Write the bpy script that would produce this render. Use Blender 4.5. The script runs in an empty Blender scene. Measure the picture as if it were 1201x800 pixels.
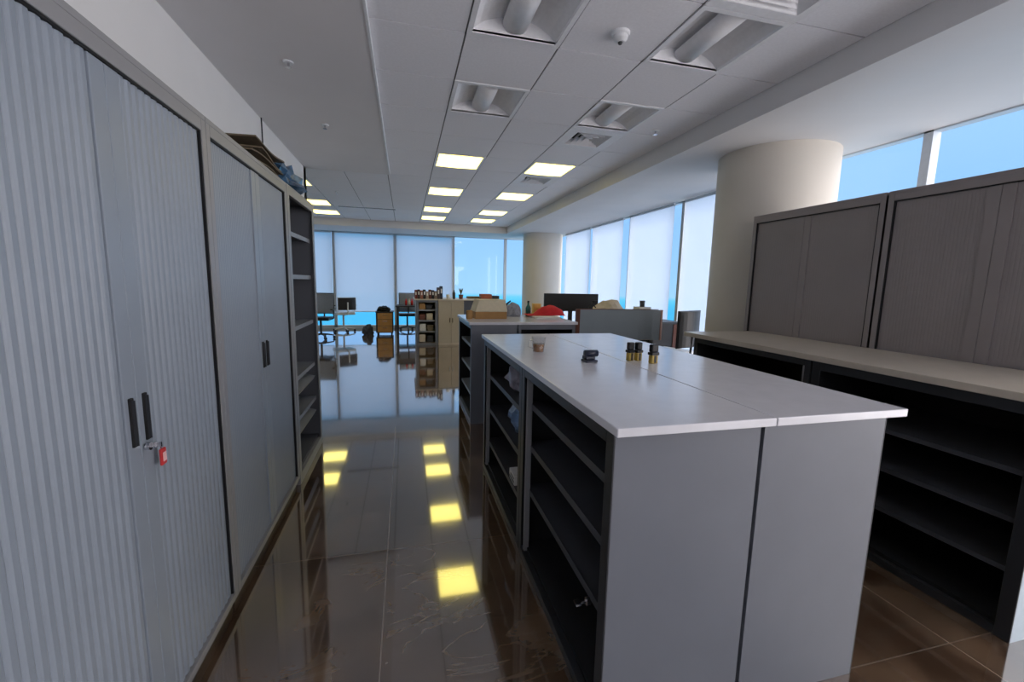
import bpy, bmesh, math, random
from mathutils import Vector, Matrix, Euler
random.seed(7)
SC = bpy.context.scene
COL = SC.collection
PI = math.pi

# ------------------------------------------------------------------ camera, world, sun, exposure
YAW, PITCH, ROLL, FPX, EYE = math.radians(14.1356), math.radians(7.7357), math.radians(1.2066), 499.49, 1.39
def camera():
    cy, sy, cp, sp = math.cos(YAW), math.sin(YAW), math.cos(PITCH), math.sin(PITCH)
    f = Vector((sy*cp, cy*cp, -sp)); r = Vector((cy, -sy, 0)); u = r.cross(f)
    cr, sr = math.cos(ROLL), math.sin(ROLL)
    r2 = cr*r + sr*u; u2 = -sr*r + cr*u
    cd = bpy.data.cameras.new('camera'); c = bpy.data.objects.new('camera', cd); COL.objects.link(c)
    m = Matrix((r2, u2, -f)).transposed().to_4x4(); m.translation = (0, 0, EYE)
    c.matrix_world = m
    cd.sensor_width = 36; cd.lens = 36*FPX/1201; cd.clip_start = .02; cd.clip_end = 500
    SC.camera = c
camera()
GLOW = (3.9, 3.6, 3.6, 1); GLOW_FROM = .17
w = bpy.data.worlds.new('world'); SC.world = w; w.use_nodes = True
nt = w.node_tree; nt.nodes.clear()
wo = nt.nodes.new('ShaderNodeOutputWorld'); bg = nt.nodes.new('ShaderNodeBackground')
tc = nt.nodes.new('ShaderNodeTexCoord'); sp_ = nt.nodes.new('ShaderNodeSeparateXYZ'); rp = nt.nodes.new('ShaderNodeValToRGB')
mr = nt.nodes.new('ShaderNodeMapRange'); mr.inputs['From Min'].default_value = -1; mr.inputs['From Max'].default_value = 1
nt.links.new(tc.outputs['Generated'], sp_.inputs[0]); nt.links.new(sp_.outputs['Z'], mr.inputs[0]); nt.links.new(mr.outputs[0], rp.inputs[0])
cr_ = rp.color_ramp
cr_.elements[0].position = 0.0; cr_.elements[0].color = (.12, .33, .48, 1)
cr_.elements[1].position = 1.0; cr_.elements[1].color = (1.3, 1.25, 1.25, 1)
for pos, c in ((.475, (.07, .50, .92, 1)), (.484, (.12, .60, .95, 1)), (.487, (.34, .63, .96, 1)), (.56, (.28, .55, .97, 1)), (.66, (.34, .60, .97, 1)), (.76, (1.2, 1.2, 1.25, 1))):
    e = cr_.elements.new(pos); e.color = c
# sky glow added behind the camera to brighten the near room
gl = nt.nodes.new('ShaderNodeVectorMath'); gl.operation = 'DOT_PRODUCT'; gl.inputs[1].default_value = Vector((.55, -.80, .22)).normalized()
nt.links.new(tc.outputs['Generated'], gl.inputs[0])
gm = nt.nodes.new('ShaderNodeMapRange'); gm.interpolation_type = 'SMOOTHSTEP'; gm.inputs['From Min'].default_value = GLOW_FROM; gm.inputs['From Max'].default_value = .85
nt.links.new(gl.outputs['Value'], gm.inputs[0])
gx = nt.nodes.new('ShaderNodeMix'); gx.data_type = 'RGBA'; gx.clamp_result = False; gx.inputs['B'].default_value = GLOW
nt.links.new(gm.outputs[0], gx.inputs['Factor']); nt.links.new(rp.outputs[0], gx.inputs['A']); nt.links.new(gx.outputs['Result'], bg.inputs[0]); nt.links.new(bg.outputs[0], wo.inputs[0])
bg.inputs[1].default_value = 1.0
sd = bpy.data.lights.new('sun', 'SUN'); sd.energy = .7; sd.angle = math.radians(3); sd.color = (1, .93, .88)
so = bpy.data.objects.new('sun', sd); COL.objects.link(so)
_d = -Vector((math.sin(math.radians(80))*math.cos(math.radians(58)), math.cos(math.radians(80))*math.cos(math.radians(58)), math.sin(math.radians(58))))
so.rotation_euler = _d.to_track_quat('-Z', 'Y').to_euler(); so.location = (12, 2, 12)
vs = SC.view_settings
vs.view_transform = 'Standard'; vs.look = 'None'; vs.gamma = 1; vs.use_curve_mapping = False; vs.exposure = 0.25
LAMP = 1.0

# ------------------------------------------------------------------ materials
def S(r, g, b):
    return tuple((c/255/12.92 if c/255 <= .04045 else ((c/255+.055)/1.055)**2.4) for c in (r, g, b)) + (1,)
MATS = {}
def mat(name, col, rough=.5, metal=0, var=0, scale=30, ior=1.45, bump=0, bscale=200, trans=0, coat=0):
    if name in MATS: return MATS[name]
    m = bpy.data.materials.new(name); m.use_nodes = True; n = m.node_tree; b = n.nodes['Principled BSDF']
    b.inputs['Base Color'].default_value = col; b.inputs['Roughness'].default_value = rough
    b.inputs['Metallic'].default_value = metal; b.inputs['IOR'].default_value = ior
    b.inputs['Transmission Weight'].default_value = trans; b.inputs['Coat Weight'].default_value = coat
    t = n.nodes.new('ShaderNodeTexCoord')
    ns = n.nodes.new('ShaderNodeTexNoise'); ns.inputs['Scale'].default_value = scale; ns.inputs['Detail'].default_value = 4
    n.links.new(t.outputs['Object'], ns.inputs['Vector'])
    hv = n.nodes.new('ShaderNodeHueSaturation'); hv.inputs['Color'].default_value = col
    mp = n.nodes.new('ShaderNodeMapRange'); mp.inputs['To Min'].default_value = 1-(var or .03); mp.inputs['To Max'].default_value = 1+(var or .03)
    mp.inputs['From Min'].default_value = .3; mp.inputs['From Max'].default_value = .7
    n.links.new(ns.outputs['Fac'], mp.inputs[0]); n.links.new(mp.outputs[0], hv.inputs['Value']); n.links.new(hv.outputs[0], b.inputs['Base Color'])
    if bump:
        n2 = n.nodes.new('ShaderNodeTexNoise'); n2.inputs['Scale'].default_value = bscale; n.links.new(t.outputs['Object'], n2.inputs['Vector'])
        bp = n.nodes.new('ShaderNodeBump'); bp.inputs['Strength'].default_value = bump; bp.inputs['Distance'].default_value = .002
        n.links.new(n2.outputs['Fac'], bp.inputs['Height']); n.links.new(bp.outputs[0], b.inputs['Normal'])
    MATS[name] = m; return m
def emit(name, col, s):
    m = bpy.data.materials.new(name); m.use_nodes = True; n = m.node_tree; b = n.nodes['Principled BSDF']
    b.inputs['Base Color'].default_value = (.8, .8, .75, 1)
    b.inputs['Emission Color'].default_value = col; b.inputs['Emission Strength'].default_value = s
    MATS[name] = m; return m
WALL = mat('wall_paint', S(234, 233, 232), .7, var=.015, scale=3)
SOFF = mat('gypsum_paint', S(222, 220, 222), .8, var=.02, scale=2)
SOFFR = mat('soffit_paint', S(214, 213, 214), .7, var=.02, scale=2)
TILE = mat('ceiling_tile', S(240, 240, 245), .9, var=.03, scale=60, bump=.3, bscale=300)
TBAR = mat('grid_bar', S(120, 120, 124), .6)
COLUMN = mat('column_paint', S(206, 200, 190), .6, var=.015, scale=3)
GREY = mat('grey_steel', S(106, 110, 119), .38, var=.03, scale=6)
TAMB = mat('tambour_grey', S(138, 147, 158), .36, var=.03, scale=5)
FRAME = mat('frame_grey', S(142, 142, 144), .4, var=.03, scale=6)
WARM = mat('warm_grey', S(140, 132, 132), .45, var=.04, scale=4)
CHAR = mat('charcoal_steel', S(44, 46, 50), .4, var=.05, scale=8)
INNER = mat('cabinet_inside', S(28, 30, 34), .6, var=.05, scale=8)  # near black: shade of the open recesses put into the lining colour
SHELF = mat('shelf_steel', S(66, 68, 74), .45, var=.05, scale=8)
SHELFL = mat('light_shelf_steel', S(140, 144, 150), .45, var=.05, scale=8)
TOP = mat('laminate_top', S(216, 216, 222), .2, var=.03, scale=14, ior=1.7)
TOPB = mat('beige_laminate', S(196, 186, 172), .3, var=.04, scale=14)
PALE = mat('pale_blue_panel', S(188, 204, 216), .4)
BLACK = mat('black_plastic', S(24, 24, 27), .4)
DARKS = mat('dark_seal', S(14, 15, 18), .6)
WHITE = mat('white_plastic', S(226, 228, 232), .4)
LAMPW = mat('lamp_white', S(238, 239, 243), .5)
CHROME = mat('chrome', S(200, 200, 205), .15, metal=1)
ALU = mat('aluminium', S(186, 196, 206), .45)
RED = mat('red_cloth', S(205, 38, 48), .8, var=.15, scale=9)
REDT = mat('red_tag', S(196, 50, 52), .35)
PINK = mat('tag_label', S(236, 190, 190), .5)
KRAFT = mat('kraft_card', S(168, 128, 80), .8, var=.06, scale=12)
KDARK = mat('old_card', S(104, 92, 74), .85, var=.15, scale=20)
CREAM = mat('cream_lid', S(214, 202, 174), .7, var=.04)
BLUEP = mat('blue_plastic_film', S(72, 104, 134), .25, var=.5, scale=16)
WOOD = mat('pedestal_wood', S(190, 142, 88), .5, var=.1, scale=9)
BROWN = mat('brown_trim', S(104, 58, 42), .5)
NAVY = mat('navy_plastic', S(24, 30, 52), .3)
MESHF = mat('chair_mesh', S(140, 148, 166), .8, var=.1, scale=60)
PAPER = mat('paper', S(222, 220, 216), .8, var=.06, scale=20)
BLUEW = mat('blue_white_film', S(120, 150, 188), .4, var=.5, scale=22)
GREEN = mat('green_glass', S(30, 96, 84), .2)
YELL = mat('yellow_card', S(224, 184, 96), .7)
BEIGE = mat('beige_cloth', S(196, 182, 160), .85, var=.08, scale=10)
GOLD = mat('amber_plastic', S(196, 168, 84), .2, trans=.3)
TEA = mat('tea', S(150, 98, 44), .2)
SCREENF = mat('screen_fabric', S(150, 160, 166), .35, var=.03, scale=5)
MIXC = mat('mixed_binders', S(110, 100, 96), .7, var=.3, scale=12)
def clear_mat(name, tint, gl):
    m = bpy.data.materials.new(name); m.use_nodes = True; n = m.node_tree; n.nodes.clear()
    o = n.nodes.new('ShaderNodeOutputMaterial'); mx = n.nodes.new('ShaderNodeMixShader'); a = n.nodes.new('ShaderNodeBsdfTransparent'); g = n.nodes.new('ShaderNodeBsdfGlossy')
    a.inputs[0].default_value = tint; g.inputs['Roughness'].default_value = .03
    fr = n.nodes.new('ShaderNodeLayerWeight'); fr.inputs[0].default_value = .5
    pw = n.nodes.new('ShaderNodeMath'); pw.operation = 'POWER'; pw.inputs[1].default_value = 4
    ml = n.nodes.new('ShaderNodeMath'); ml.operation = 'MULTIPLY_ADD'; ml.inputs[1].default_value = gl; ml.inputs[2].default_value = gl*.08
    n.links.new(fr.outputs['Facing'], pw.inputs[0]); n.links.new(pw.outputs[0], ml.inputs[0]); n.links.new(ml.outputs[0], mx.inputs[0]); n.links.new(a.outputs[0], mx.inputs[1]); n.links.new(g.outputs[0], mx.inputs[2]); n.links.new(mx.outputs[0], o.inputs[0])
    return m
PANE = clear_mat('window_glass', (.985, .995, 1, 1), .3)
TUMB = clear_mat('tumbler_glass', (.93, .94, .95, 1), .7)
def blind_mat(name, col, open_):
    m = bpy.data.materials.new(name); m.use_nodes = True; n = m.node_tree; n.nodes.clear()
    o = n.nodes.new('ShaderNodeOutputMaterial'); mx = n.nodes.new('ShaderNodeMixShader'); m2 = n.nodes.new('ShaderNodeMixShader')
    tr = n.nodes.new('ShaderNodeBsdfTransparent'); tl = n.nodes.new('ShaderNodeBsdfTranslucent'); df = n.nodes.new('ShaderNodeBsdfDiffuse')
    nz = n.nodes.new('ShaderNodeTexNoise'); nz.inputs['Scale'].default_value = 1.3
    t = n.nodes.new('ShaderNodeTexCoord'); n.links.new(t.outputs['Object'], nz.inputs['Vector'])
    r = n.nodes.new('ShaderNodeValToRGB'); r.color_ramp.elements[0].color = tuple(c*.93 for c in col[:3])+(1,); r.color_ramp.elements[1].color = col
    n.links.new(nz.outputs['Fac'], r.inputs[0]); n.links.new(r.outputs[0], tl.inputs[0]); df.inputs[0].default_value = (.6, .6, .62, 1)
    m2.inputs[0].default_value = .10; mx.inputs[0].default_value = open_
    n.links.new(tl.outputs[0], m2.inputs[1]); n.links.new(df.outputs[0], m2.inputs[2]); n.links.new(m2.outputs[0], mx.inputs[1]); n.links.new(tr.outputs[0], mx.inputs[2]); n.links.new(mx.outputs[0], o.inputs[0])
    return m
BLIND = blind_mat('roller_blind_fabric', (.93, .86, .88, 1), .32)
BLINDR = blind_mat('darkened_blind_fabric', (.54, .61, .70, 1), .28)  # same fabric in a darker colour, offsetting overbright light on the right
def floor_mat():
    m = bpy.data.materials.new('polished_tile'); m.use_nodes = True; n = m.node_tree; b = n.nodes['Principled BSDF']; L = n.links
    t = n.nodes.new('ShaderNodeTexCoord')
    a = n.nodes.new('ShaderNodeTexNoise'); a.inputs['Scale'].default_value = 2.2; a.inputs['Detail'].default_value = 10; a.inputs['Distortion'].default_value = 1.2
    L.new(t.outputs['Object'], a.inputs['Vector'])
    r = n.nodes.new('ShaderNodeValToRGB'); e = r.color_ramp.elements
    e[0].position = .36; e[0].color = S(74, 56, 43); e[1].position = .72; e[1].color = S(128, 104, 82)
    L.new(a.outputs['Fac'], r.inputs[0])
    v = n.nodes.new('ShaderNodeTexNoise'); v.inputs['Scale'].default_value = 1.5; v.inputs['Detail'].default_value = 7; v.inputs['Distortion'].default_value = 2.2
    mpv = n.nodes.new('ShaderNodeMapping'); mpv.inputs['Rotation'].default_value = (0, 0, .5); mpv.inputs['Scale'].default_value = (1, 2.4, 1)
    L.new(t.outputs['Object'], mpv.inputs[0]); L.new(mpv.outputs[0], v.inputs['Vector'])
    vr = n.nodes.new('ShaderNodeValToRGB'); ve = vr.color_ramp.elements
    ve[0].position = .465; ve[0].color = (0, 0, 0, 1); ve[1].position = .535; ve[1].color = (0, 0, 0, 1); k = ve.new(.5); k.color = (1, 1, 1, 1)
    L.new(v.outputs['Fac'], vr.inputs[0])
    ml = n.nodes.new('ShaderNodeMath'); ml.operation = 'MULTIPLY'; L.new(vr.outputs[0], ml.inputs[0])
    pr = n.nodes.new('ShaderNodeTexNoise'); pr.inputs['Scale'].default_value = .9; L.new(t.outputs['Object'], pr.inputs['Vector'])
    prr = n.nodes.new('ShaderNodeMapRange'); prr.inputs['From Min'].default_value = .42; prr.inputs['From Max'].default_value = .6; prr.inputs['To Max'].default_value = .42
    L.new(pr.outputs['Fac'], prr.inputs[0]); L.new(prr.outputs[0], ml.inputs[1])
    mx = n.nodes.new('ShaderNodeMix'); mx.data_type = 'RGBA'; mx.inputs['B'].default_value = S(150, 138, 122)
    L.new(ml.outputs[0], mx.inputs['Factor']); L.new(r.outputs[0], mx.inputs['A'])
    # grout
    sx = n.nodes.new('ShaderNodeSeparateXYZ'); L.new(t.outputs['Object'], sx.inputs[0])
    facs = []
    for ax, off, size, half in (('X', .105, 1.10, .0022), ('Y', -2.14, 1.09, .0022)):
        ad = n.nodes.new('ShaderNodeMath'); ad.operation = 'ADD'; ad.inputs[1].default_value = off+size*20; L.new(sx.outputs[ax], ad.inputs[0])
        dv = n.nodes.new('ShaderNodeMath'); dv.operation = 'PINGPONG'; dv.inputs[1].default_value = size/2; L.new(ad.outputs[0], dv.inputs[0])
        lt = n.nodes.new('ShaderNodeMath'); lt.operation = 'LESS_THAN'; lt.inputs[1].default_value = half; L.new(dv.outputs[0], lt.inputs[0]); facs.append(lt)
    mxx = n.nodes.new('ShaderNodeMath'); mxx.operation = 'MAXIMUM'; L.new(facs[0].outputs[0], mxx.inputs[0]); 
    hf = n.nodes.new('ShaderNodeMath'); hf.operation = 'MULTIPLY'; hf.inputs[1].default_value = .45; L.new(facs[1].outputs[0], hf.inputs[0]); L.new(hf.outputs[0], mxx.inputs[1])
    m3 = n.nodes.new('ShaderNodeMix'); m3.data_type = 'RGBA'; m3.inputs['B'].default_value = S(150, 142, 134)
    L.new(mxx.outputs[0], m3.inputs['Factor']); L.new(mx.outputs['Result'], m3.inputs['A']); L.new(m3.outputs['Result'], b.inputs['Base Color'])
    b.inputs['Roughness'].default_value = .075; b.inputs['IOR'].default_value = 2.3; b.inputs['Coat Weight'].default_value = 1; b.inputs['Coat IOR'].default_value = 1.9; b.inputs['Coat Roughness'].default_value = .04
    rr = n.nodes.new('ShaderNodeMapRange'); rr.inputs['To Min'].default_value = .05; rr.inputs['To Max'].default_value = .11; L.new(a.outputs['Fac'], rr.inputs[0]); L.new(rr.outputs[0], b.inputs['Roughness'])
    return m
FLOOR = floor_mat()

# ------------------------------------------------------------------ mesh helpers
class MB:
    def __init__(s): s.b = bmesh.new()
    def box(s, x0, x1, y0, y1, z0, z1):
        v = [s.b.verts.new((x, y, z)) for x in (x0, x1) for y in (y0, y1) for z in (z0, z1)]
        for f in ((0, 1, 3, 2), (4, 6, 7, 5), (0, 4, 5, 1), (2, 3, 7, 6), (0, 2, 6, 4), (1, 5, 7, 3)): s.b.faces.new([v[i] for i in f])
        return s
    def quad(s, *p):
        s.b.faces.new([s.b.verts.new(q) for q in p]); return s
    def lathe(s, cx, cy, prof, n=20, cap=True):     # prof = [(r, z)]
        rings = [[s.b.verts.new((cx+r*math.cos(2*PI*i/n), cy+r*math.sin(2*PI*i/n), z)) for i in range(n)] for r, z in prof]
        for a, b in zip(rings, rings[1:]):
            for i in range(n): s.b.faces.new((a[i], a[(i+1) % n], b[(i+1) % n], b[i]))
        if cap: s.b.faces.new(list(reversed(rings[0]))); s.b.faces.new(rings[-1])
        return s
    def tube(s, pts, r, n=8):
        pts = [Vector(p) for p in pts]; rings = []
        for i, p in enumerate(pts):
            d = (pts[min(i+1, len(pts)-1)]-pts[max(i-1, 0)]).normalized()
            a = d.orthogonal().normalized() if not rings else (ra - d*ra.dot(d)).normalized()
            ra = a; b = d.cross(a); rr = r[i] if isinstance(r, (list, tuple)) else r
            rings.append([s.b.verts.new(p+rr*(a*math.cos(2*PI*k/n)+b*math.sin(2*PI*k/n))) for k in range(n)])
        for a, b in zip(rings, rings[1:]):
            for i in range(n): s.b.faces.new((a[i], a[(i+1) % n], b[(i+1) % n], b[i]))
        s.b.faces.new(list(reversed(rings[0]))); s.b.faces.new(rings[-1]); return s
    def blob(s, cx, cy, cz, rx, ry, rz, rough=.2, seed=0, sub=3, flat=True):   # crumpled lump resting on cz
        from mathutils import noise
        g = bmesh.ops.create_icosphere(s.b, subdivisions=sub, radius=1)
        for v in g['verts']:
            p = v.co.copy(); k = 1+rough*2*(noise.noise(p*2.1+Vector((seed*7.3, 0, 0)))) + rough*.8*noise.noise(p*5.2+Vector((0, seed*3.1, 0)))
            v.co = Vector((p.x*rx*k, p.y*ry*k, p.z*rz*k))
            z = v.co.z
            if flat: z = max(z, -rz*.55)+rz*.55
            v.co = Vector((cx+v.co.x, cy+v.co.y, cz+z))
        return s
    def prism(s, poly, axis, a, b):                 # polygon (u, v) extruded along axis
        def P(u, v, t): return {'x': (t, u, v), 'y': (u, t, v), 'z': (u, v, t)}[axis]
        A = [s.b.verts.new(P(u, v, a)) for u, v in poly]; B = [s.b.verts.new(P(u, v, b)) for u, v in poly]; n = len(poly)
        for i in range(n): s.b.faces.new((A[i], A[(i+1) % n], B[(i+1) % n], B[i]))
        s.b.faces.new(A); s.b.faces.new(list(reversed(B))); return s
    def build(s, name, m, parent=None, bevel=0, smooth=False, rot=None):
        if rot: bmesh.ops.rotate(s.b, verts=s.b.verts, cent=rot[0], matrix=Matrix.Rotation(rot[1], 3, rot[2]))
        bmesh.ops.recalc_face_normals(s.b, faces=s.b.faces)
        me = bpy.data.meshes.new(name); s.b.to_mesh(me); s.b.free(); me.materials.append(m)
        if smooth:
            for p in me.polygons: p.use_smooth = True
        o = bpy.data.objects.new(name, me); COL.objects.link(o)
        if parent: o.parent = parent
        if bevel:
            bv = o.modifiers.new('bevel', 'BEVEL'); bv.width = bevel; bv.segments = 2; bv.limit_method = 'ANGLE'
        return o
def thing(name, label, cat, loc=(0, 0, 0), rz=0, group=None):
    o = bpy.data.objects.new(name, None); COL.objects.link(o); o.empty_display_size = .1
    o.location = loc; o.rotation_euler = (0, 0, rz); return tag(o, label, cat, group)
def tag(o, label, cat, group=None):
    o['label'] = label; o['category'] = cat
    if group: o['group'] = group
    return o
def struct(o): o['kind'] = 'structure'; return o
def dup(root, loc, rz=None, label=None, group=None):
    def cp(o, par):
        c = o.copy(); COL.objects.link(c)
        if par: c.parent = par
        for ch in [x for x in bpy.data.objects if x.parent == o]: cp(ch, c)
        return c
    r = cp(root, None); r.location = loc
    if rz is not None: r.rotation_euler = (0, 0, rz)
    if label: r['label'] = label
    if group: r['group'] = group
    return r

# ------------------------------------------------------------------ room
ZC, ZS, ZL = 2.9, 2.725, 2.855         # tile ceiling, perimeter soffit, gypsum soffit over the cabinets
XW, YB, YR, XL = 4.27, 13.0, -3.6, -5.2
TX, TY, TX0, TY0 = .60, .627, -.22, 2.20
struct(MB().box(XL-.2, XW+.15, YR-.2, YB+.15, -.15, 0).build('floor', FLOOR))
struct(MB().box(XL-.2, XW+.3, YR-.2, YB+.3, 3.12, 3.25).build('ceiling', SOFF))
struct(MB().box(-1.42, -1.28, YR, 6.5, 0, 3.12).build('wall_left', WALL))
struct(MB().box(XL, -1.28, 6.36, 6.5, 0, 3.12).build('wall_middle', WALL))
struct(MB().box(XL-.15, XL, 6.36, YB, 0, 3.12).build('wall_far_left', WALL))
# unseen rear wall; its window is added to light the near room
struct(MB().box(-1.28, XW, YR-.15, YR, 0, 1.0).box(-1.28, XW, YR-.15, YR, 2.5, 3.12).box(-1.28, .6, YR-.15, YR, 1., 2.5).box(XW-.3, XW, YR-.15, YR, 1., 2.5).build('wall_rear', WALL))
f = struct(MB().box(.6, XW-.3, YR-.1, YR-.05, 1., 1.05).box(.6, XW-.3, YR-.1, YR-.05, 2.45, 2.5).box(1.4, 1.46, YR-.1, YR-.05, 1.05, 2.45).build('window_1', ALU))
MB().box(.6, XW-.3, YR-.08, YR-.07, 1.05, 2.45).build('window_pane', PANE, f)
# gypsum soffit above the left cabinets
struct(MB().box(-1.28, -.2, YR, 6.45, ZL, 3.12).build('ceiling_soffit', SOFF))
# perimeter soffits
struct(MB().box(2.71, XW+.1, YR, YB, ZS, 3.12).build('ceiling_soffit', SOFFR))
struct(MB().box(XL, 2.71, 11.62, YB+.1, ZS, 3.12).build('ceiling_soffit', SOFFR))
# suspended tile ceiling
LEFT, RIGHT, FARL = 1, 3, -3           # columns of cells
lamps = [(LEFT, 0, 0), (LEFT, 2, 0), (LEFT, 5, 1), (LEFT, 8, 1), (LEFT, 11, 1), (LEFT, 13, 1),
         (RIGHT, 0, 0), (RIGHT, 2, 0), (RIGHT, 5, 1), (RIGHT, 8, 1), (RIGHT, 11, 1), (RIGHT, 13, 1),
         (FARL, 8, 1), (FARL, 11, 1), (FARL, 13, 1)]
vents = [(RIGHT, -1), (RIGHT, 3), (RIGHT, 6)]
skip = {(a, b) for a, b, _ in lamps} | set(vents)
tb = MB(); bars = MB()
for j in range(-9, 15):
    y0 = TY0+j*TY; y1 = y0+TY
    for i in range(-9, 5):
        x0 = TX0+i*TX; x1 = min(x0+TX, 2.71)
        if x1 <= -.2 and y1 < 6.5: continue
        if x0 < XL: continue
        if (i, j) in skip: continue
        tb.box(max(x0+.006, -.2) if y0 < 6.4 else x0+.006, x1-.006, y0+.005, y1-.005, ZC, ZC+.02)
struct(tb.build('ceiling_tiles', TILE))
for j in range(-9, 16):
    y = TY0+j*TY
    bars.box(-.2 if y < 6.5 else XL, 2.71, y-.012, y+.012, ZC+.006, ZC+.03)
for i in range(-8, 6):
    x = TX0+i*TX
    bars.box(x-.012, x+.012, 6.45 if x < -.2 else YR, 11.62, ZC+.006, ZC+.03)
struct(bars.build('trim_1', TBAR))
struct(MB().box(-.2, -.185, YR, 6.45, ZL-.004, ZC).build('trim_2', WHITE))
struct(MB().lathe(3.70, 3.78, [(.54, 0), (.54, ZS)], 56, False).build('column', COLUMN, smooth=True))
struct(MB().lathe(3.70, 11.45, [(.54, 0), (.54, ZS)], 56, False).build('column', COLUMN, smooth=True))

# glazing: one window per bay
n = 2
def bay_y(y0, y1):       # right-hand glazing bay
    global n
    o = struct(MB().box(XW, XW+.09, y0-.035, y0+.035, 0, ZS).box(XW, XW+.09, y0, y1, 0, .07).box(XW, XW+.09, y0, y1, ZS-.012, ZS).build('window_%d' % n, ALU))
    MB().box(XW+.04, XW+.05, y0+.035, y1-.035, .07, ZS-.012).build('window_pane', PANE, o); n += 1
ys = [2.82+1.63*k for k in range(-4, 7)]
for a, b in zip(ys, ys[1:]): bay_y(a, b if b < 12.5 else 13.0)
xs = [-5.2, -3.6, -1.93, -.27, 1.41, 3.01, 4.27]
for a, b in zip(xs, xs[1:]):
    o = struct(MB().box(a-.04, a+.04, YB, YB+.09, 0, ZS).box(a, b, YB, YB+.09, 0, .09).box(a, b, YB, YB+.09, ZS-.012, ZS).build('window_%d' % n, ALU))
    MB().box(a+.04, b-.04, YB+.04, YB+.05, .09, ZS-.012).build('window_pane', PANE, o); n += 1
def blind(label, axis, a, b, zb, off):
    if axis == 'x': o = thing('roller_blind', label, 'blind', ((a+b)/2, off, ZS), 0, 'roller blinds over the far glazing')
    else: o = thing('roller_blind', label, 'blind', (off, (a+b)/2, ZS), PI/2, 'roller blinds along the right glazing')
    h = (b-a)/2
    MB().box(-h, h, -.001, .001, zb-ZS, -.04).build('blind_fabric', BLIND if axis == 'x' else BLINDR, o)
    MB().tube([(-h, 0, -.03), (h, 0, -.03)], .022, 10).build('blind_roller', ALU, o)
    MB().box(-h, h, -.006, .006, zb-ZS-.02, zb-ZS).build('blind_hem_bar', WHITE, o)
blind('pale roller blind at far left edge, beside the open end shelf unit', 'x', -3.52, -1.97, .50, 12.93)
blind('wide pale roller blind on the back glazing directly above the black-backed white chair', 'x', -1.89, -.31, .50, 12.93)
blind('pale roller blind on the back glazing behind the far grey mesh chair', 'x', -.23, 1.37, .50, 12.93)
blind('roller blind on the right glazing just left of the round near column', 'y', 4.55, 5.93, .10, 4.2)
blind('roller blind on the right glazing above the dark low cupboard', 'y', 6.2, 7.60, .10, 4.2)
blind('roller blind on the right glazing above the beige bag', 'y', 7.86, 9.30, .10, 4.2)
blind('farthest roller blind on the right glazing, beside the far column', 'y', 9.40, 10.96, .10, 4.2)

# ------------------------------------------------------------------ ceiling fixtures
LIT = emit('lit_lamp_lens', (3.6, 2.95, .68, 1), LAMP)
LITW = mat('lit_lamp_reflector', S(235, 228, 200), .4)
def lamp(label, lit, group):
    o = thing('ceiling_light', label, 'ceiling light', (0, 0, 0), 0, group)
    w, d = TX/2-.004, TY/2-.004
    fm = MB()
    for a in ((-w, -w+.03, -d, d), (w-.03, w, -d, d), (-w+.03, w-.03, -d, -d+.03), (-w+.03, w-.03, d-.03, d)): fm.box(*a, -.006, .012)
    fm.build('frame', LAMPW, o)
    # curved reflector wings meeting at a deep centre, closed ends
    W, D, N = w-.03, d-.03, 12
    r = MB(); b = r.b
    prof = []
    for k in range(N+1):
        t = k/N; x = -W+2*W*t; u = abs(x)/W
        prof.append((x, .012+.095*(1-u**2.6)))
    A = [b.verts.new((x, -D, z)) for x, z in prof]; B = [b.verts.new((x, D, z)) for x, z in prof]
    for i in range(N): b.faces.new((A[i], A[i+1], B[i+1], B[i]))
    for R, yy in ((A, -D), (B, D)):
        lo = [b.verts.new((x, yy, .0)) for x, z in prof]
        for i in range(N): b.faces.new((R[i], R[i+1], lo[i+1], lo[i]))
    # top lid so nothing leaks
    r.box(-w, w, -d, d, .115, .125)
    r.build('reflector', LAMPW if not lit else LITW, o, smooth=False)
    if lit:      # lit fittings carry a slightly bowed opal lens over the whole opening
        ln = MB(); prof = [(-W+2*W*k/10, -.001-.008*(1-(k/5-1)**2)) for k in range(11)]
        A = [ln.b.verts.new((x, -D, z)) for x, z in prof]; B = [ln.b.verts.new((x, D, z)) for x, z in prof]
        for i in range(10): ln.b.faces.new((A[i], A[i+1], B[i+1], B[i]))
        ln.build('lens', LIT, o, smooth=True)
        return o
    bk = MB(); prof = []
    R = .082
    for k in range(13):
        a = PI*k/12; prof.append((-R*math.cos(a), .075-.062*math.sin(a)))
    A = [bk.b.verts.new((x, -D+.01, z)) for x, z in prof]; B = [bk.b.verts.new((x, D-.01, z)) for x, z in prof]
    for i in range(12): bk.b.faces.new((A[i], A[i+1], B[i+1], B[i]))
    bk.b.faces.new(A); bk.b.faces.new(list(reversed(B)))
    bk.build('basket', LIT if lit else LAMPW, o, smooth=True)
    return o
def cell(i, j): return (TX0+(i+.5)*TX, TY0+(j+.5)*TY, ZC)
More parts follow.
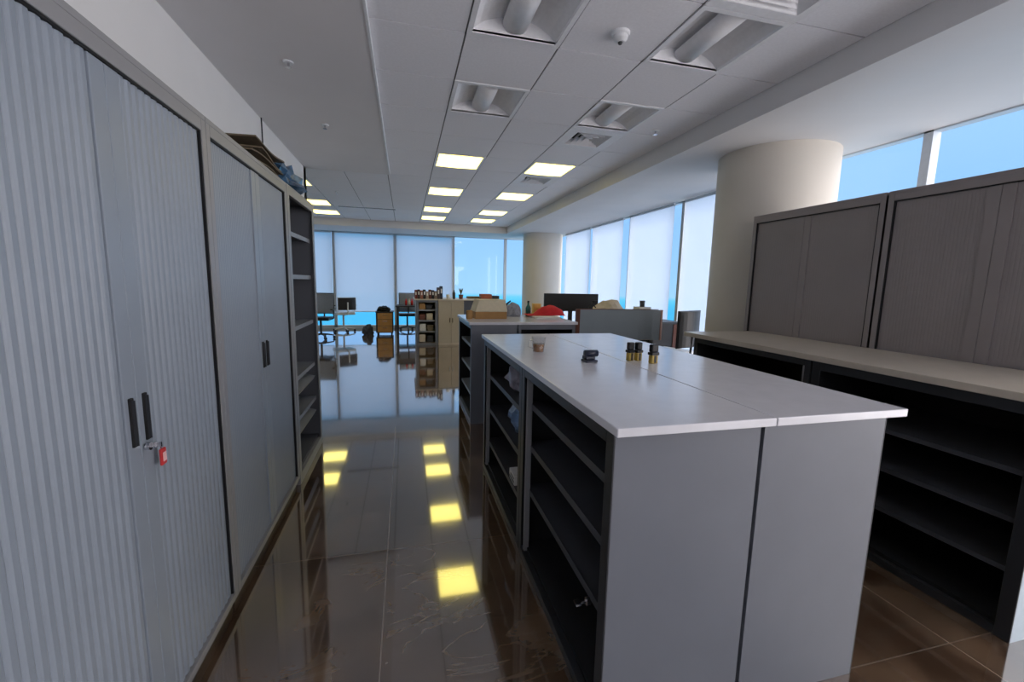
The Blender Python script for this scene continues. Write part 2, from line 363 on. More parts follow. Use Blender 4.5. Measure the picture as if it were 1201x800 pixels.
names = {(LEFT, 0): 'unlit recessed light at the top edge, left of the dome detector', (LEFT, 2): 'smaller looking unlit recessed light in the left row, next before the first lit panel',
 (LEFT, 5): 'nearest lit yellow panel of the left ceiling row', (LEFT, 8): 'second lit yellow panel of the left ceiling row', (LEFT, 11): 'third lit yellow panel of the left ceiling row', (LEFT, 13): 'farthest lit yellow panel of the left ceiling row',
 (RIGHT, 0): 'large unlit recessed light between the slatted air diffuser and the right step', (RIGHT, 2): 'unlit recessed light in the right row, just before the small air vent',
 (RIGHT, 5): 'nearest lit yellow panel of the right ceiling row', (RIGHT, 8): 'second lit yellow panel of the right ceiling row', (RIGHT, 11): 'third lit yellow panel of the right ceiling row', (RIGHT, 13): 'farthest lit yellow panel of the right ceiling row',
 (FARL, 8): 'lit panel hidden behind the open shelf unit, seen in the floor reflection', (FARL, 11): 'nearer of two lit panels peeking past the open shelf unit', (FARL, 13): 'farther of two lit panels peeking past the open shelf unit'}
proto = {}
for i, j, lit in lamps:
    g = 'lit yellow ceiling panels' if lit else 'unlit recessed ceiling lights'
    if lit not in proto:
        proto[lit] = lamp(names[(i, j)], lit, g); proto[lit].location = cell(i, j)
    else: dup(proto[lit], cell(i, j), 0, names[(i, j)], g)
def vent(i, j, label, rings, sc):
    o = thing('air_vent', label, 'air vent', cell(i, j), 0)
    w, d = TX/2-.004, TY/2-.004; s = sc
    MB().box(-w, -s, -d, d, -.006, .012).box(s, w, -d, d, -.006, .012).box(-s, s, -d, -s, -.006, .012).box(-s, s, s, d, -.006, .012).build('frame', LAMPW, o)
    MB().box(-s, s, -s, s, .10, .11).box(-s-.01, -s, -s, s, .01, .11).box(s, s+.01, -s, s, .01, .11).box(-s, s, -s-.01, -s, .01, .11).box(-s, s, s, s+.01, .01, .11).build('duct_neck', CHAR, o)
    for k in range(rings):     # nested slanted louvres
        a = s*(1-k/rings)-.004; a2 = a-s/rings*.75; z0, z1 = -.004, .05
        l = MB()
        for (p, q) in (((-a, -a), (a, -a)), ((a, -a), (a, a)), ((a, a), (-a, a)), ((-a, a), (-a, -a))):
            f_ = a2/a
            l.quad((p[0], p[1], z0), (q[0], q[1], z0), (q[0]*f_, q[1]*f_, z1), (p[0]*f_, p[1]*f_, z1))
        m_ = l.build('louvre', LAMPW, o)
        sm = m_.modifiers.new('s', 'SOLIDIFY'); sm.thickness = .002
vent(RIGHT, -1, 'square slatted air diffuser at the top edge beside the unlit right light', 6, .25)
vent(RIGHT, 3, 'small square air vent between the unlit and first lit right panels', 4, .19)
vent(RIGHT, 6, 'small dark air vent just beyond the nearest lit right panel', 4, .19)
o = thing('air_vent', 'long slot air vent in the far tile ceiling left of the lit rows', 'air vent', (-.75, 9.73, ZC))
MB().box(-.6, .6, -.07, .07, -.006, .006).build('frame', LAMPW, o)
for k in range(3): MB().box(-.57, .57, -.052+k*.037, -.03+k*.037, -.008, -.005).build('slot', CHAR, o)
def detector(x, y, z, label, r=.05):
    o = thing('smoke_detector', label, 'smoke detector', (x, y, z))
    MB().lathe(0, 0, [(r*1.1, 0), (r*1.1, -.012), (r, -.02)], 20).build('base', WHITE, o, smooth=False)
    MB().lathe(0, 0, [(r*.9, -.02), (r*.85, -.04), (r*.5, -.055)], 20).build('dome', WHITE, o)
    MB().lathe(0, 0, [(r*.3, -.055), (r*.2, -.066)], 12).build('sensor', CHAR, o)
detector(1.28, 2.56, ZC, 'white dome smoke detector on a ceiling tile between the light rows')
def sprinkler(x, y, z, label):
    o = thing('sprinkler_head', label, 'sprinkler', (x, y, z), 0, 'sprinkler heads')
    MB().lathe(0, 0, [(.035, 0), (.03, -.008)], 18).build('escutcheon', WHITE, o)
    MB().lathe(0, 0, [(.009, -.008), (.007, -.035)], 10).build('stem', CHROME, o)
    MB().lathe(0, 0, [(.02, -.035), (.02, -.038)], 14).build('deflector', CHROME, o)
sprinkler(-.755, 3.42, ZL, 'nearest sprinkler head on the grey soffit above the grey cabinets')
sprinkler(-.725, 4.63, ZL, 'second sprinkler head on the grey soffit, above the open shelf unit')
sprinkler(2.40, 3.95, ZC, 'sprinkler head on the tile strip beside the right ceiling step')
sprinkler(-1.13, 8.2, ZC, 'far sprinkler head on the tiles beyond the soffit end')
tag(MB().tube([(-1.27, 4.62, ZL), (-1.268, 4.62, 2.5), (-1.266, 4.6, 2.2), (-1.25, 4.55, 1.99)], .006).build('wall_cable', CHAR), 'thin dark cable dropping down the left wall above the cabinets', 'cable')

# ------------------------------------------------------------------ cabinets (local: front face y=0 looking -y, width along x)
def tambour(w0, w1, z0, z1, pitch, amp, y=.012):
    m = MB(); b = m.b; prof = []
    n_ = max(1, round((w1-w0)/pitch)); p = (w1-w0)/n_
    for k in range(n_):
        for t, dz in ((0, 0), (.12, .55), (.28, 1), (.72, 1), (.88, .55)): prof.append((w0+(k+t)*p, y-amp*dz))
    prof.append((w1, y))
    A = [b.verts.new((x, yy, z0)) for x, yy in prof]; B = [b.verts.new((x, yy, z1)) for x, yy in prof]
    for i in range(len(prof)-1): b.faces.new((A[i], A[i+1], B[i+1], B[i]))
    A2 = [b.verts.new((x, y+.012, z)) for x, z in ((w0, z0), (w1, z0), (w1, z1), (w0, z1))]; b.faces.new(A2)
    return m
def tall_cabinet(label, loc, rz, W, H, depth, fm, dm, pitch, amp, split=.5, fw=.055, ft=.062, plinth=.05, handles=True):
    o = thing('tambour_cabinet', label, 'cabinet', loc, rz)
    MB().box(0, .02, 0, depth, plinth, H-.02).box(W-.02, W, 0, depth, plinth, H-.02).box(.02, W-.02, depth-.02, depth, plinth, H-.02).box(0, W, 0, depth, plinth, plinth+.02).build('carcass', fm, o)
    MB().box(-.001, W+.001, -.004, depth, H-.02, H).build('top_panel', fm, o, bevel=.002)
    MB().box(.0, fw*.6, -.004, 0.02, plinth, H-.02).box(W-fw*.6, W, -.004, .02, plinth, H-.02).box(fw*.6, W-fw*.6, -.004, .02, H-ft, H-.02).box(fw*.6, W-fw*.6, -.004, .02, plinth, plinth+.03).build('face_frame', fm, o, bevel=.002)
    MB().box(.01, W-.01, .02, depth, 0, plinth).build('plinth', CHAR, o)
    a, b = fw*.6, W-fw*.6; z0, z1 = plinth+.032, H-ft-.006
    MB().box(a, a+.008, .0, .02, z0, z1).box(b-.008, b, .0, .02, z0, z1).box(a, b, 0, .02, z1, z1+.006).build('seal', DARKS, o)
    c = a+(b-a)*split
    for s, (p, q) in enumerate(((a+.008, c-.001), (c+.001, b-.008))):
        e0, e1 = (q-.055, q) if s == 0 else (p, p+.055)
        d = tambour(p if s == 0 else e1, e0 if s == 0 else q, z0, z1, pitch, amp).build('door', dm, o)
        MB().box(e0, e1, .004, .02, z0, z1).build('door_edge', dm, d, bevel=.002)
        if handles:
            hx = e0+.016 if s == 0 else e1-.034
            MB().box(hx, hx+.016, -.002, .006, .93, 1.065).build('door_handle', DARKS, d, bevel=.002)
            MB().box(hx+.003, hx+.006, -.010, .0, .935, 1.06).build('handle_lip', CHAR, d)
    return o
XF = -.71
c1 = tall_cabinet('nearest tall grey roller door cabinet on the left, with a red key tag', (XF, .70, 0), PI/2, 1.185, 1.975, .45, FRAME, TAMB, .031, .006, split=.545)
c2 = tall_cabinet('middle tall grey cabinet on the left, between the tagged one and the open shelves', (XF, 1.889, 0), PI/2, 1.105, 1.975, .45, FRAME, TAMB, .016, .0016)
# lock with key, on the tagged cabinet
MB().lathe(0, 0, [(.011, 0), (.011, .012)], 14).build('lock', CHROME, c1, rot=((0, 0, 0), PI/2, 'X')).location = (.655, -.0, .915)
k = thing('red_key_tag', 'small red key tag with pale label hanging from the nearest cabinet lock', 'key tag', (XF, 1.37, .915), PI/2)
MB().tube([(0, -.012, 0), (.004, -.016, -.004), (.016, -.018, -.012), (.026, -.016, -.026)], .0016).build('key_ring', CHROME, k)
MB().box(-.003, .003, -.03, -.012, -.008, .006).build('key', CHROME, k)
MB().box(.012, .04, -.022, -.014, -.072, -.022).build('tag_body', REDT, k, bevel=.006)
MB().box(.018, .034, -.0235, -.0218, -.06, -.034).build('tag_label', PINK, k)

def open_cabinet(label, loc, rz, W, H, depth, fm, im, sm, shelves, stile=.05, rail=.05, plinth=.04, edge=None, endm=None, name='open_cabinet', lock=False, lip=.03):
    o = thing(name, label, 'cabinet', loc, rz); t = .018
    for a in (0, W-t): MB().box(a, a+t, .0, depth, 0, H).build('side_panel', endm or fm, o)
    MB().box(t, t+.003, .004, depth, plinth, H).box(W-t-.003, W-t, .004, depth, plinth, H).box(t, W-t, depth-t, depth, plinth, H).box(t, W-t, .02, depth, plinth, plinth+t).box(t, W-t, .02, depth, H-t, H).build('inner_lining', im, o)
    MB().box(0, stile, -.006, .0, 0, H).box(W-stile, W, -.006, .0, 0, H).box(stile, W-stile, -.006, .02, H-rail, H).box(stile, W-stile, -.006, .02, 0, plinth).build('face_frame', fm, o, bevel=.002)
    for z in shelves:
        MB().box(t, W-t, .03, depth-t, z, z+.012).box(t, W-t, .026, .034, z-lip+.012, z+.012).build('shelf', sm, o)
    if edge:
        for e in edge: MB().box(e, e+.022, .004, .03, plinth+.0, H-rail).build('retracted_door_edge', FRAME, o, bevel=.002)
    if lock:
        q = MB().lathe(0, 0, [(.013, 0), (.013, .012)], 14).build('lock', CHROME, o, rot=((0, 0, 0), PI/2, 'X')); q.location = (lock, -.006, .39)
        MB().box(-.004, .004, -.035, -.012, -.003, .003).box(-.012, .012, -.05, -.033, -.003, .003).build('key', CHROME, q)
    return o
# open shelf unit at the end of the left row
sh = open_cabinet('tall open shelf unit at the far end of the left cabinets', (XF, 2.998, 0), PI/2, .80, 1.975, .45, FRAME, mat('shelf_unit_inside', S(88, 91, 98), .5, var=.05, scale=6), SHELFL,
    [1.69, 1.405, 1.05, .70, .41], stile=.055, rail=.06, plinth=.07, name='shelf_unit')
for z in (.70, .41):
    MB().prism([(.02, z-.10), (.035, z-.13), (.40, z-.02), (.40, z+.01)], 'x', .06, .74).build('sloping_tray', SHELFL, sh)

# island: four low cabinets under two worktops; unlit fronts get shade as charcoal colour
XI = .565
open_cabinet('near front cabinet of the island, open with empty shelves and a key', (XI, 1.995, 0), -PI/2, .96, .985, .49, CHAR, INNER, SHELF, [.80, .59, .36], stile=.045, rail=.045, edge=[.05], endm=GREY, lock=.86)
open_cabinet('far front cabinet of the island, open and stuffed with bags', (XI, 3.05, 0), -PI/2, 1.05, .985, .49, CHAR, INNER, SHELF, [.72, .47, .22], stile=.045, rail=.045, edge=[.05, .97], endm=GREY)
open_cabinet('near back cabinet of the island, its plain grey end facing right of the seam', (1.56, 1.035, 0), PI/2, .96, .985, .49, CHAR, INNER, SHELF, [.80, .59, .36], stile=.045, rail=.045, endm=GREY)
open_cabinet('far back cabinet of the island, hidden behind the bag-filled one', (1.56, 2.0, 0), PI/2, 1.05, .985, .49, CHAR, INNER, SHELF, [.72, .47, .22], stile=.045, rail=.045, endm=GREY)
tag(MB().box(.545, 1.064, .99, 3.085, .985, 1.011).build('worktop', TOP, bevel=.003), 'left half of the pale island worktop, carrying the tea glass', 'worktop')
tag(MB().box(1.067, 1.585, .99, 3.085, .985, 1.011).build('worktop', TOP, bevel=.003), 'right half of the pale island worktop beyond the long seam', 'worktop')

# right-hand low row
open_cabinet('near low open cabinet under the right counter, with three empty shelves', (2.335, 1.97, 0), -PI/2, .975, .975, .66, CHAR, INNER, SHELF, [.685, .485, .275], stile=.05, rail=.05, endm=PALE, lip=.022)
open_cabinet('far low open cabinet under the right counter, beside the far desk', (2.335, 3.04, 0), -PI/2, 1.06, .975, .66, CHAR, INNER, SHELF, [.50, .25], stile=.04, rail=.04, edge=[1.0], endm=CHAR)
tag(MB().box(2.315, 3.005, .975, 3.16, .975, 1.01).build('worktop', TOPB, bevel=.003), 'beige laminate counter top running along the right below the tall cabinets', 'worktop')
tall_cabinet('tall warm grey cabinet against the round near column, behind the counter', (3.02, 3.265, 0), -PI/2, 1.085, 2.02, .44, WARM, WARM, .018, .0008, split=.46, handles=False)
tall_cabinet('tall warm grey cabinet at the right edge, behind the counter', (3.02, 2.165, 0), -PI/2, 1.085, 2.02, .44, WARM, WARM, .018, .0008, split=.5, handles=False)

# second island
open_cabinet('left cabinet of the second island, its side shelves facing the aisle', (.615, 4.98, 0), -PI/2, .95, .985, .45, GREY, INNER, SHELFL, [.75, .5, .25], stile=.04, rail=.04, endm=GREY)
open_cabinet('right cabinet of the second island, with a dark open front', (1.08, 4.05, 0), 0, .60, .985, .9, GREY, INNER, SHELFL, [.45], stile=.03, rail=.05, endm=GREY)
tag(MB().box(.59, 1.70, 4.02, 5.0, .985, 1.012).build('worktop', TOP, bevel=.003), 'white worktop of the second island, under the cardboard box', 'worktop')
# third island far back
open_cabinet('far beige-grey cabinet with four open shelves, below the red binders', (.22, 9.42, 0), 0, .47, .985, .9, GREY, MIXC, SHELFL, [.77, .54, .30], stile=.06, rail=.05, endm=FRAME)
o = thing('cupboard', 'far beige cupboard with plain doors right of the shelved one', 'cabinet', (.70, 9.42, 0))
MB().box(0, .56, .02, .9, 0, .985).build('body', BEIGE, o)
for a in (.005, .283): d = MB().box(a, a+.272, 0, .018, .05, .975).build('door', mat('beige_door', S(176, 164, 144), .5), o, bevel=.002); MB().box(a+(.24 if a < .1 else .02), a+(.25 if a < .1 else .03), -.015, 0, .5, .6).build('handle', CHROME, d)
o = thing('cupboard', 'grey cupboard partly hidden behind the cardboard box', 'cabinet', (1.30, 9.75, 0))
MB().box(0, .85, .02, .8, 0, .985).build('body', GREY, o)
for a in (.005, .428): MB().box(a, a+.416, 0, .018, .05, .975).build('door', GREY, o, bevel=.002)
tag(MB().box(.19, 2.18, 9.39, 10.6, .985, 1.01).build('worktop', TOPB, bevel=.003), 'long far worktop crowded with binders and small things', 'worktop')

# ------------------------------------------------------------------ small things on the island
zt = 1.011
o = thing('drinking_glass', 'clear glass tumbler of brown tea on the left island worktop', 'glass', (.715, 2.235, zt))
MB().lathe(0, 0, [(.030, 0), (.040, .088), (.038, .088), (.029, .006), (.001, .006)], 28, False).build('tumbler', TUMB, o, smooth=True)
MB().lathe(0, 0, [(.0285, .0065), (.0335, .048)], 28).build('tea', TEA, o, smooth=False)
MB().tube([(-.036, .0, .07), (-.058, -.004, .065), (-.06, -.004, .035), (-.034, 0, .022)], .004).build('handle', TUMB, o, smooth=True)
o = thing('hole_punch', 'small dark navy hole punch lying near the worktop seam', 'hole punch', (.885, 1.93, zt), .1)
MB().box(-.032, .032, -.03, .03, 0, .012).build('base', NAVY, o, bevel=.004)
MB().box(-.026, .026, -.012, .028, .012, .03).build('body', NAVY, o, bevel=.003)
MB().tube([(-.034, -.012, .044), (.034, -.012, .044)], .017, 14).build('lever', NAVY, o, smooth=True)
def stamp(x, y, s, label, two=True):
    o = thing('ink_stamp', label, 'ink stamp', (x, y, zt), .2, 'black and amber ink stamps')
    MB().box(-.018*s, .018*s, -.014, .014, 0, .042).build('amber_base', GOLD, o, bevel=.004)
    MB().box(-.022*s, .022*s, -.017, .017, .042, .056).build('collar', BLACK, o, bevel=.003)
    MB().box(-.019*s, .019*s, -.014, .014, .056, .095).build('cap', BLACK, o, bevel=.006)
    MB().box(-.006*s, .006*s, -.0155, -.0135, .004, .04).build('ink_rib', BLACK, o)
stamp(1.108, 1.93, .85, 'left of the three black and amber ink stamps beyond the hole punch')
stamp(1.150, 1.925, .85, 'middle of the three black and amber ink stamps, between its two neighbours')
stamp(1.187, 1.845, 1.05, 'rightmost and nearest of the three black and amber ink stamps')

# bags inside the far front island cabinet (shelf heights .72 .47 .22)
def lump(name, label, cat, x, y, z, r, m, seed, rough=.25, group=None):
    return tag(MB().blob(x, y, z, *r, rough, seed, 3).build(name, m, smooth=False), label, cat, group)
lump('plastic_bag', 'crumpled whitish plastic bag on the top shelf of the bag-filled cabinet', 'bag', .76, 2.50, .733, (.13, .17, .12), mat('grey_film', S(150, 146, 160), .35, var=.4, scale=18), 1)
lump('plastic_bag', 'crumpled blue and white plastic bag on the middle shelf of the bag-filled cabinet', 'bag', .76, 2.46, .483, (.13, .15, .14), BLUEW, 2)
lump('cloth_bag', 'brownish cloth bundle on the lower shelf of the bag-filled cabinet', 'bag', .80, 2.58, .233, (.10, .12, .12), mat('rust_cloth', S(140, 96, 78), .8, var=.3, scale=12), 3)
o = thing('paper_carton', 'small printed white carton low down in the bag-filled cabinet', 'carton', (.645, 2.30, .233))
MB().box(-.05, .05, -.06, .06, 0, .06).build('box', PAPER, o, bevel=.002)
MB().box(-.0515, -.0498, -.05, .05, .012, .024).box(-.0515, -.0498, -.05, .03, .034, .044).build('print', CHAR, o)

# stuff on top of the left row
def sheet_stack():
    for k_, (y, a, w_, d_) in enumerate(((2.80, .03, .30, .52), (2.78, -.04, .29, .50), (2.82, .06, .30, .48), (2.80, -.02, .31, .50))):
        m = MB(); N = 10; b = m.b; P_ = []
        for i in range(N+1):
            for j in range(4):
                u = i/N-.5; v = j/3-.5
                P_.append(b.verts.new((v*w_, u*d_, .010*math.cos(u*5+k_)+.012*(abs(v)**2)*(1 if k_ % 2 else -.3))))
        for i in range(N):
            for j in range(3): b.faces.new((P_[i*4+j], P_[i*4+j+1], P_[(i+1)*4+j+1], P_[(i+1)*4+j]))
        o = m.build('cardboard_sheet', KDARK); o.location = (-.88, y, 2.0+k_*.031); o.rotation_euler = (0, 0, a)
        s = o.modifiers.new('s', 'SOLIDIFY'); s.thickness = .008
        tag(o, ['lowest warped brown cardboard sheet on top of the middle tall cabinet', 'second warped brown cardboard sheet from the bottom, on the middle tall cabinet', 'third warped brown cardboard sheet from the bottom, on the middle tall cabinet', 'topmost warped brown cardboard sheet on the middle tall cabinet'][k_], 'cardboard sheet', 'brown cardboard sheets on the middle tall cabinet')
sheet_stack()
o = lump('plastic_bundle', 'dark blue crumpled plastic film bundle on top of the open shelf unit', 'plastic bundle', -.87, 3.44, 1.976, (.16, .28, .13), BLUEP, 5, .45)

# second island top: cardboard box, bag, bottle, red cloth ...
z2 = 1.012
o = thing('cardboard_box', 'brown cardboard box with cream lid on the second island', 'box', (.87, 4.52, z2), .04)
MB().box(-.17, .17, -.13, .13, 0, .075).build('box_body', KRAFT, o, bevel=.003)
MB().prism([(-.175, .075), (.175, .075), (.15, .20), (-.13, .20)], 'y', -.135, .135).build('box_lid', CREAM, o, bevel=.004)
tag(MB().lathe(.645, 4.40, [(.033, z2), (.036, z2+.04), (.032, z2+.085), (.026, z2+.09)], 20).build('tape_roll', KRAFT, smooth=False), 'small brown jar just left of the cardboard box', 'jar')
o = thing('handbag', 'pale grey bag with a dark curved handle on the second island', 'bag', (1.20, 4.75, z2), .1)
MB().blob(0, 0, 0, .10, .07, .10, .12, 8, 3).build('bag_body', mat('bag_grey', S(150, 152, 160), .7, var=.2), o)
MB().tube([(-.13, -.02, .02), (-.125, -.03, .08), (-.09, -.03, .14), (-.04, -.02, .175)], [.014, .013, .012, .01]).build('bag_handle', NAVY, o, smooth=True)
o = thing('bottle', 'dark green bottle beside the pale grey bag', 'bottle', (1.42, 4.88, z2))
MB().lathe(0, 0, [(.03, 0), (.032, .09), (.012, .13), (.012, .155)], 18).build('glass_body', GREEN, o, smooth=True)
MB().lathe(0, 0, [(.014, .155), (.014, .175)], 14).build('cap', BLACK, o)
tag(MB().box(1.49, 1.58, 4.88, 4.97, z2, z2+.14).build('yellow_box', YELL, bevel=.003), 'small yellow carton behind the green bottle', 'carton')
tag(MB().box(1.38, 1.66, 4.40, 4.78, z2, z2+.018).build('paper_pad', PAPER, bevel=.002), 'white paper pad lying under the red cloth', 'paper')
def red_cloth():
    m = MB(); b = m.b; N = 16; P_ = {}
    from mathutils import noise
    for i in range(N+1):
        for j in range(N+1):
            u, v = i/N*2-1, j/N*2-1
            h = max(0, 1-(u-.35)**2*1.1-(v*v))*.105 + .02*noise.noise(Vector((u*3, v*3, 2)))*(1-u*u)*(1-v*v)
            P_[i, j] = b.verts.new((u*.22, v*.14, max(h, 0)+.004))
    for i in range(N):
        for j in range(N): b.faces.new((P_[i, j], P_[i+1, j], P_[i+1, j+1], P_[i, j+1]))
    o = m.build('red_cloth', RED, smooth=True); s = o.modifiers.new('s', 'SOLIDIFY'); s.thickness = .004
    o.location = (1.56, 4.72, z2+.02); tag(o, 'bright red cloth heaped on the right end of the second island', 'cloth')
red_cloth()

# ------------------------------------------------------------------ desk with grey screen, behind the islands
def desk(label, x0, x1, y0, y1, topm, z=.74, panel=True, legm=CHAR):
    o = thing('desk', label, 'desk', (x0, y0, 0)); W, D = x1-x0, y1-y0
    MB().box(0, W, 0, D, z-.028, z).build('desktop', topm, o, bevel=.003)
    for a, b in ((.02, .02), (W-.07, .02), (.02, D-.07), (W-.07, D-.07)): MB().box(a, a+.05, b, b+.05, 0, z-.028).build('leg', legm, o)
    if panel: MB().box(.07, W-.07, .03, .045, .28, z-.03).build('modesty_panel', BLACK, o)
    return o
desk('pale desk standing behind the grey curved screen', 1.95, 3.08, 4.77, 5.98, TOPB)
o = thing('desk_screen', 'grey desk screen with brown left edge and curved right end', 'desk screen', (1.99, 4.66, 0))
sc_ = []
for k_ in range(13):
    t = k_/12; x = 1.03*t; y = 0 if t < .7 else -.06*((t-.7)/.3)**2
    sc_.append((x, y))
poly = sc_+[(x, y+.025) for x, y in reversed(sc_)]
MB().prism(poly, 'z', .735, 1.10).build('panel', SCREENF, o)
MB().box(-.045, .0, -.012, .035, .62, 1.105).build('edge_post', BROWN, o, bevel=.004)
MB().box(1.03, 1.055, -.072, -.03, .735, 1.105).build('end_post', mat('pinkish_trim', S(176, 140, 128), .5), o, bevel=.003)
MB().box(-.01, 1.04, .0, .022, 1.10, 1.108).build('top_rail', BROWN, o)
for a in (.1, .9): MB().box(a, a+.04, .024, .10, .66, .70).build('clamp', CHAR, o)
o = thing('monitor', 'wide black computer monitor seen from behind above the red cloth', 'monitor', (2.30, 5.72, .74))
MB().box(-.41, .41, -.02, .015, .27, .52).build('screen', BLACK, o, bevel=.006)
MB().box(-.03, .03, .015, .04, .02, .36).build('stand', CHAR, o)
MB().box(-.12, .12, -.06, .12, 0, .015).build('foot', CHAR, o, bevel=.004)
lump('sack', 'beige cloth sack slumped behind the grey desk screen', 'bag', 2.66, 5.3, .74, (.27, .2, .29), BEIGE, 11, .12)
o = thing('desk_lamp', 'small black jointed desk stand left of the beige sack', 'desk stand', (2.32, 5.05, .74))
MB().lathe(0, 0, [(.05, 0), (.045, .015)], 16).build('base', BLACK, o)
MB().tube([(0, 0, .015), (.0, 0, .36), (.03, 0, .44)], .009).build('arm', BLACK, o)
MB().tube([(-.05, 0, .36), (.0, 0, .42), (.05, 0, .36)], .008).build('bracket', BLACK, o)
MB().box(.0, .07, -.02, .02, .425, .45).build('head', BLACK, o, bevel=.003)
o = thing('cup', 'small grey mug on a stack right of the beige sack', 'cup', (2.985, 4.97, .74))
MB().box(-.08, .08, -.08, .08, 0, .38).build('stacked_books', PAPER, o)
MB().lathe(0, 0, [(.03, .38), (.034, .46), (.03, .46), (.026, .39)], 18).build('mug', SHELF, o, smooth=True)
# dark low cupboard and chair by the right glazing
o = thing('cupboard', 'dark low cupboard with grey top near the right glazing', 'cabinet', (3.40, 5.45, 0))
MB().box(0, .55, 0, .5, 0, .85).build('body', BLACK, o)
MB().box(-.01, .56, -.01, .51, .85, .875).build('top', CHAR, o, bevel=.003)
MB().box(.40, .55, -.012, 0, .05, .84).build('door', BROWN, o)

def task_chair(label, loc, rz, back='mesh', frame=CHAR, backm=MESHF, seatm=BLACK, seatz=.46, bh=.52, arms=True, group='office chairs'):
    o = thing('office_chair', label, 'chair', loc, rz, group)
    MB().box(-.24, .24, -.23, .23, seatz-.04, seatz+.03).build('seat', seatm, o, bevel=.02)
    bz = seatz+.10
    m = MB(); b = m.b; N = 8; A = []; B = []
    for k_ in range(N+1):
        u = k_/N*2-1; A.append((u*.235, .25-.05*(1-u*u)*-1))
    poly = [(x, y) for x, y in A]+[(x, y+.025) for x, y in reversed(A)]
    bk = MB().prism(poly, 'z', bz, bz+bh).build('backrest', backm, o, bevel=.008)
    MB().tube([(-.24, .26, bz), (-.24, .26, bz+bh), (.24, .26, bz+bh), (.24, .26, bz), (-.24, .26, bz)], .012).build('back_frame', frame, bk)
    MB().tube([(0, .05, seatz-.05), (0, .31, seatz-.02), (0, .33, bz+.2)], .018).build('back_bar', frame, o)
    MB().tube([(0, 0, .1), (0, 0, seatz-.04)], .025, 12).build('gas_column', frame, o)
    for k_ in range(5):
        a = 2*PI*k_/5+.3; c, s = math.cos(a), math.sin(a)
        l = MB().tube([(0, 0, .11), (c*.15, s*.15, .10), (c*.28, s*.28, .075)], [.022, .018, .014]).build('leg', frame, o)
        MB().tube([(c*.28-s*.022, s*.28+c*.022, .03), (c*.28+s*.022, s*.28-c*.022, .03)], .03, 12).build('caster', BLACK, l)
    if arms:
        for s in (-1, 1):
            MB().tube([(s*.20, .05, seatz-.03), (s*.28, .05, seatz), (s*.28, .05, seatz+.2)], .013).build('arm_post', frame, o)
            MB().box(s*.28-.03, s*.28+.03, -.13, .15, seatz+.2, seatz+.225).build('armrest', BLACK, o, bevel=.008)
    return o
task_chair('grey mesh office chair just past the open shelf unit', (-1.93, 10.75, 0), PI-.1+PI, seatz=.48, bh=.48)
task_chair('black-backed office chair on a white frame before the cyan glass', (-1.62, 12.2, 0), PI+.5, frame=WHITE, backm=BLACK, seatm=WHITE, bh=.32, seatz=.50, arms=True)
task_chair('grey mesh office chair behind the wood-fronted pedestal', (.05, 12.3, 0), PI+.1, bh=.5)
task_chair('black office chair with pale seat beside the near column', (3.43, 4.98, 0), -2.75, backm=BLACK, seatm=WHITE, seatz=.52, bh=.46, arms=False)
# pedestal
o = thing('drawer_pedestal', 'wood-fronted drawer pedestal on casters beyond the aisle', 'pedestal', (-.52, 11.3, 0))
MB().box(-.21, .21, 0, .5, .06, .58).build('body', CHAR, o)
for k_ in range(3):
    d = MB().box(-.17, .19, -.018, 0, .08+k_*.165, .235+k_*.165).build('drawer', WOOD, o, bevel=.003)
    MB().box(-.05, .07, -.03, -.018, .19+k_*.165, .2+k_*.165).build('handle', CHROME, d)
for a in (-.17, .17):
    for b_ in (.05, .45): MB().tube([(a-.015, b_, .03), (a+.015, b_, .03)], .03, 12).build('caster', BLACK, o)
MB().box(-.22, .22, -.01, .51, .58, .60).build('top', CHAR, o)
lump('black_bag', 'black bag lying on the drawer pedestal', 'bag', -.55, 11.5, .60, (.17, .15, .09), BLACK, 21, .2)
lump('rucksack', 'dark grey bag slumped on the floor left of the pedestal', 'bag', -.93, 11.45, .0, (.13, .13, .17), mat('bag_slate', S(70, 74, 92), .8, var=.2), 22, .25)
desk('dark table beside the far mesh chair, ending at the shelved cabinet', -.24, .80, 11.2, 11.9, CHAR, z=.76, panel=False)
for k_, (x, m_) in enumerate(((.02, RED), (.10, PAPER), (.17, RED))):
    tag(MB().lathe(x, 11.5, [(.026, .76), (.028, .86), (.012, .90), (.012, .93)], 14).build('bottle', m_, smooth=True), ['left small red bottle on the far dark table', 'white bottle between two red ones on the far dark table', 'right small red bottle on the far dark table'][k_], 'bottle', 'bottles on the far dark table')
desk('plain white desk far left, in front of the grey mesh chair', -3.6, -2.35, 9.8, 10.5, TOP, z=.74)

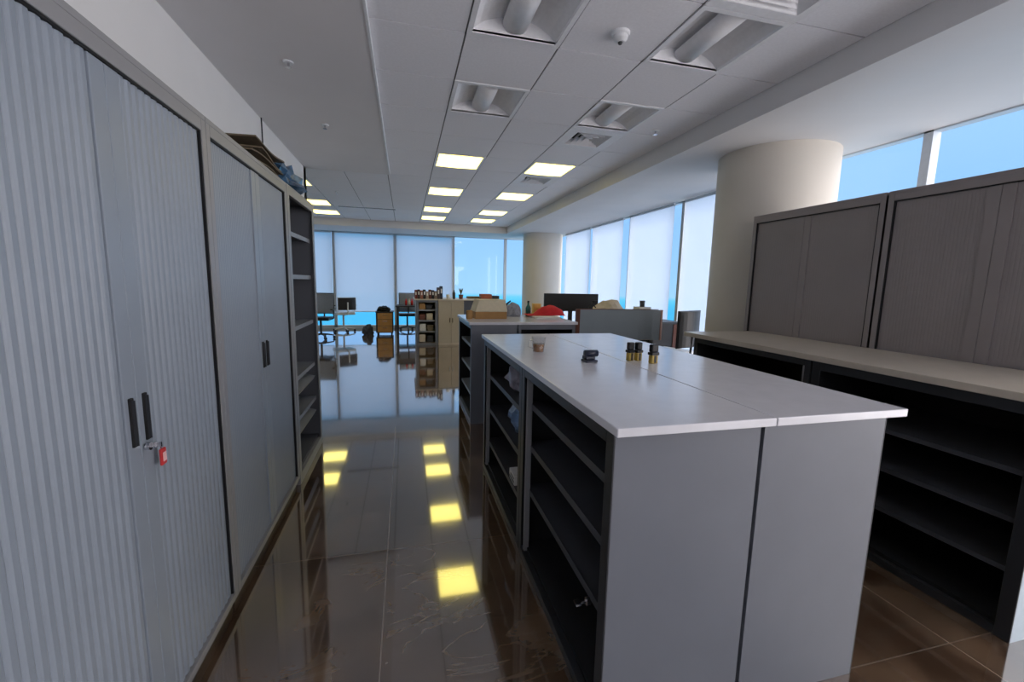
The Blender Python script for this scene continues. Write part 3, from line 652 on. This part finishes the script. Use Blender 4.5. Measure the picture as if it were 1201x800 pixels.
# things on the far worktop
z3 = 1.01
for k_, (zz, xx, hh, c, nm) in enumerate(((.785, .29, .13, KRAFT, 'kraft'), (.785, .44, .10, CHAR, 'charcoal'), (.555, .29, .12, BROWN, 'brown'), (.555, .45, .14, BEIGE, 'beige'), (.315, .30, .15, PAPER, 'white'), (.315, .46, .12, KDARK, 'dull olive'), (.07, .29, .16, BEIGE, 'tan'), (.07, .46, .14, CHAR, 'black'))):
    tag(MB().box(xx, xx+.13, 9.47, 9.72, zz, zz+hh).build('box_file', c, bevel=.004), '%s box file on the %s of the far shelved cabinet' % (nm, ['top shelf', 'second shelf', 'third shelf', 'floor'][k_//2]), 'box file', 'box files in the far shelved cabinet')
cols = [S(110, 44, 40), S(60, 46, 50), S(150, 96, 84), S(40, 40, 50), S(168, 150, 140), S(96, 50, 46), S(30, 34, 48), S(130, 110, 100), S(70, 60, 66), S(36, 40, 56)]
lab = ['dark red', 'plum grey', 'dusty rose', 'near black', 'pale beige', 'maroon', 'ink blue', 'taupe', 'dim purple', 'slate blue']
x = .20
for k_ in range(10):
    o = thing('ring_binder', '%s ring binder in the row on the far worktop' % lab[k_], 'binder', (x, 9.50, z3), 0, 'ring binders on the far worktop')
    h = [.19, .20, .18, .2, .16, .2, .19, .17, .25, .28][k_]
    MB().box(0, .055, 0, .26, 0, h).build('cover', mat('binder_%d' % k_, cols[k_], .6), o, bevel=.004)
    MB().box(.014, .041, -.001, .001, h*.45, h*.8).build('spine_label', PAPER, o)
    x += .0605
tag(MB().lathe(.93, 9.6, [(.04, z3), (.045, z3+.10), (.04, z3+.10), (.036, z3+.01)], 16).build('mug', WHITE, smooth=True), 'white mug right of the binders on the far worktop', 'mug')
tag(MB().lathe(1.06, 9.62, [(.03, z3), (.034, z3+.13), (.014, z3+.17), (.014, z3+.20)], 16).build('bottle', SHELF, smooth=True), 'grey bottle right of the white mug on the far worktop', 'bottle')
o = thing('potted_plant', 'small dried plant in a pot on the far worktop', 'plant', (1.22, 9.65, z3))
MB().lathe(0, 0, [(.04, 0), (.055, .10)], 16).build('pot', BROWN, o)
for k_ in range(7):
    a = k_*.9; MB().tube([(0, 0, .10), (.02*math.cos(a), .02*math.sin(a), .17), (.05*math.cos(a), .05*math.sin(a), .24)], [.006, .012, .002], 6).build('leaf', mat('dry_leaf', S(104, 112, 84), .8), o)
for k_, (a, b_, h, c, nm) in enumerate(((1.42, 1.72, .05, KDARK, 'flat dark folder stack end of the far worktop'), (1.73, 1.98, .11, mat('russet', S(150, 84, 60), .7), 'russet carton near the right end of the far worktop'), (2.0, 2.16, .075, CHAR, 'dark low box at the right end of the far worktop'))):
    tag(MB().box(a, b_, 9.9, 10.2, z3, z3+h).build('carton', c, bevel=.004), nm, 'carton')
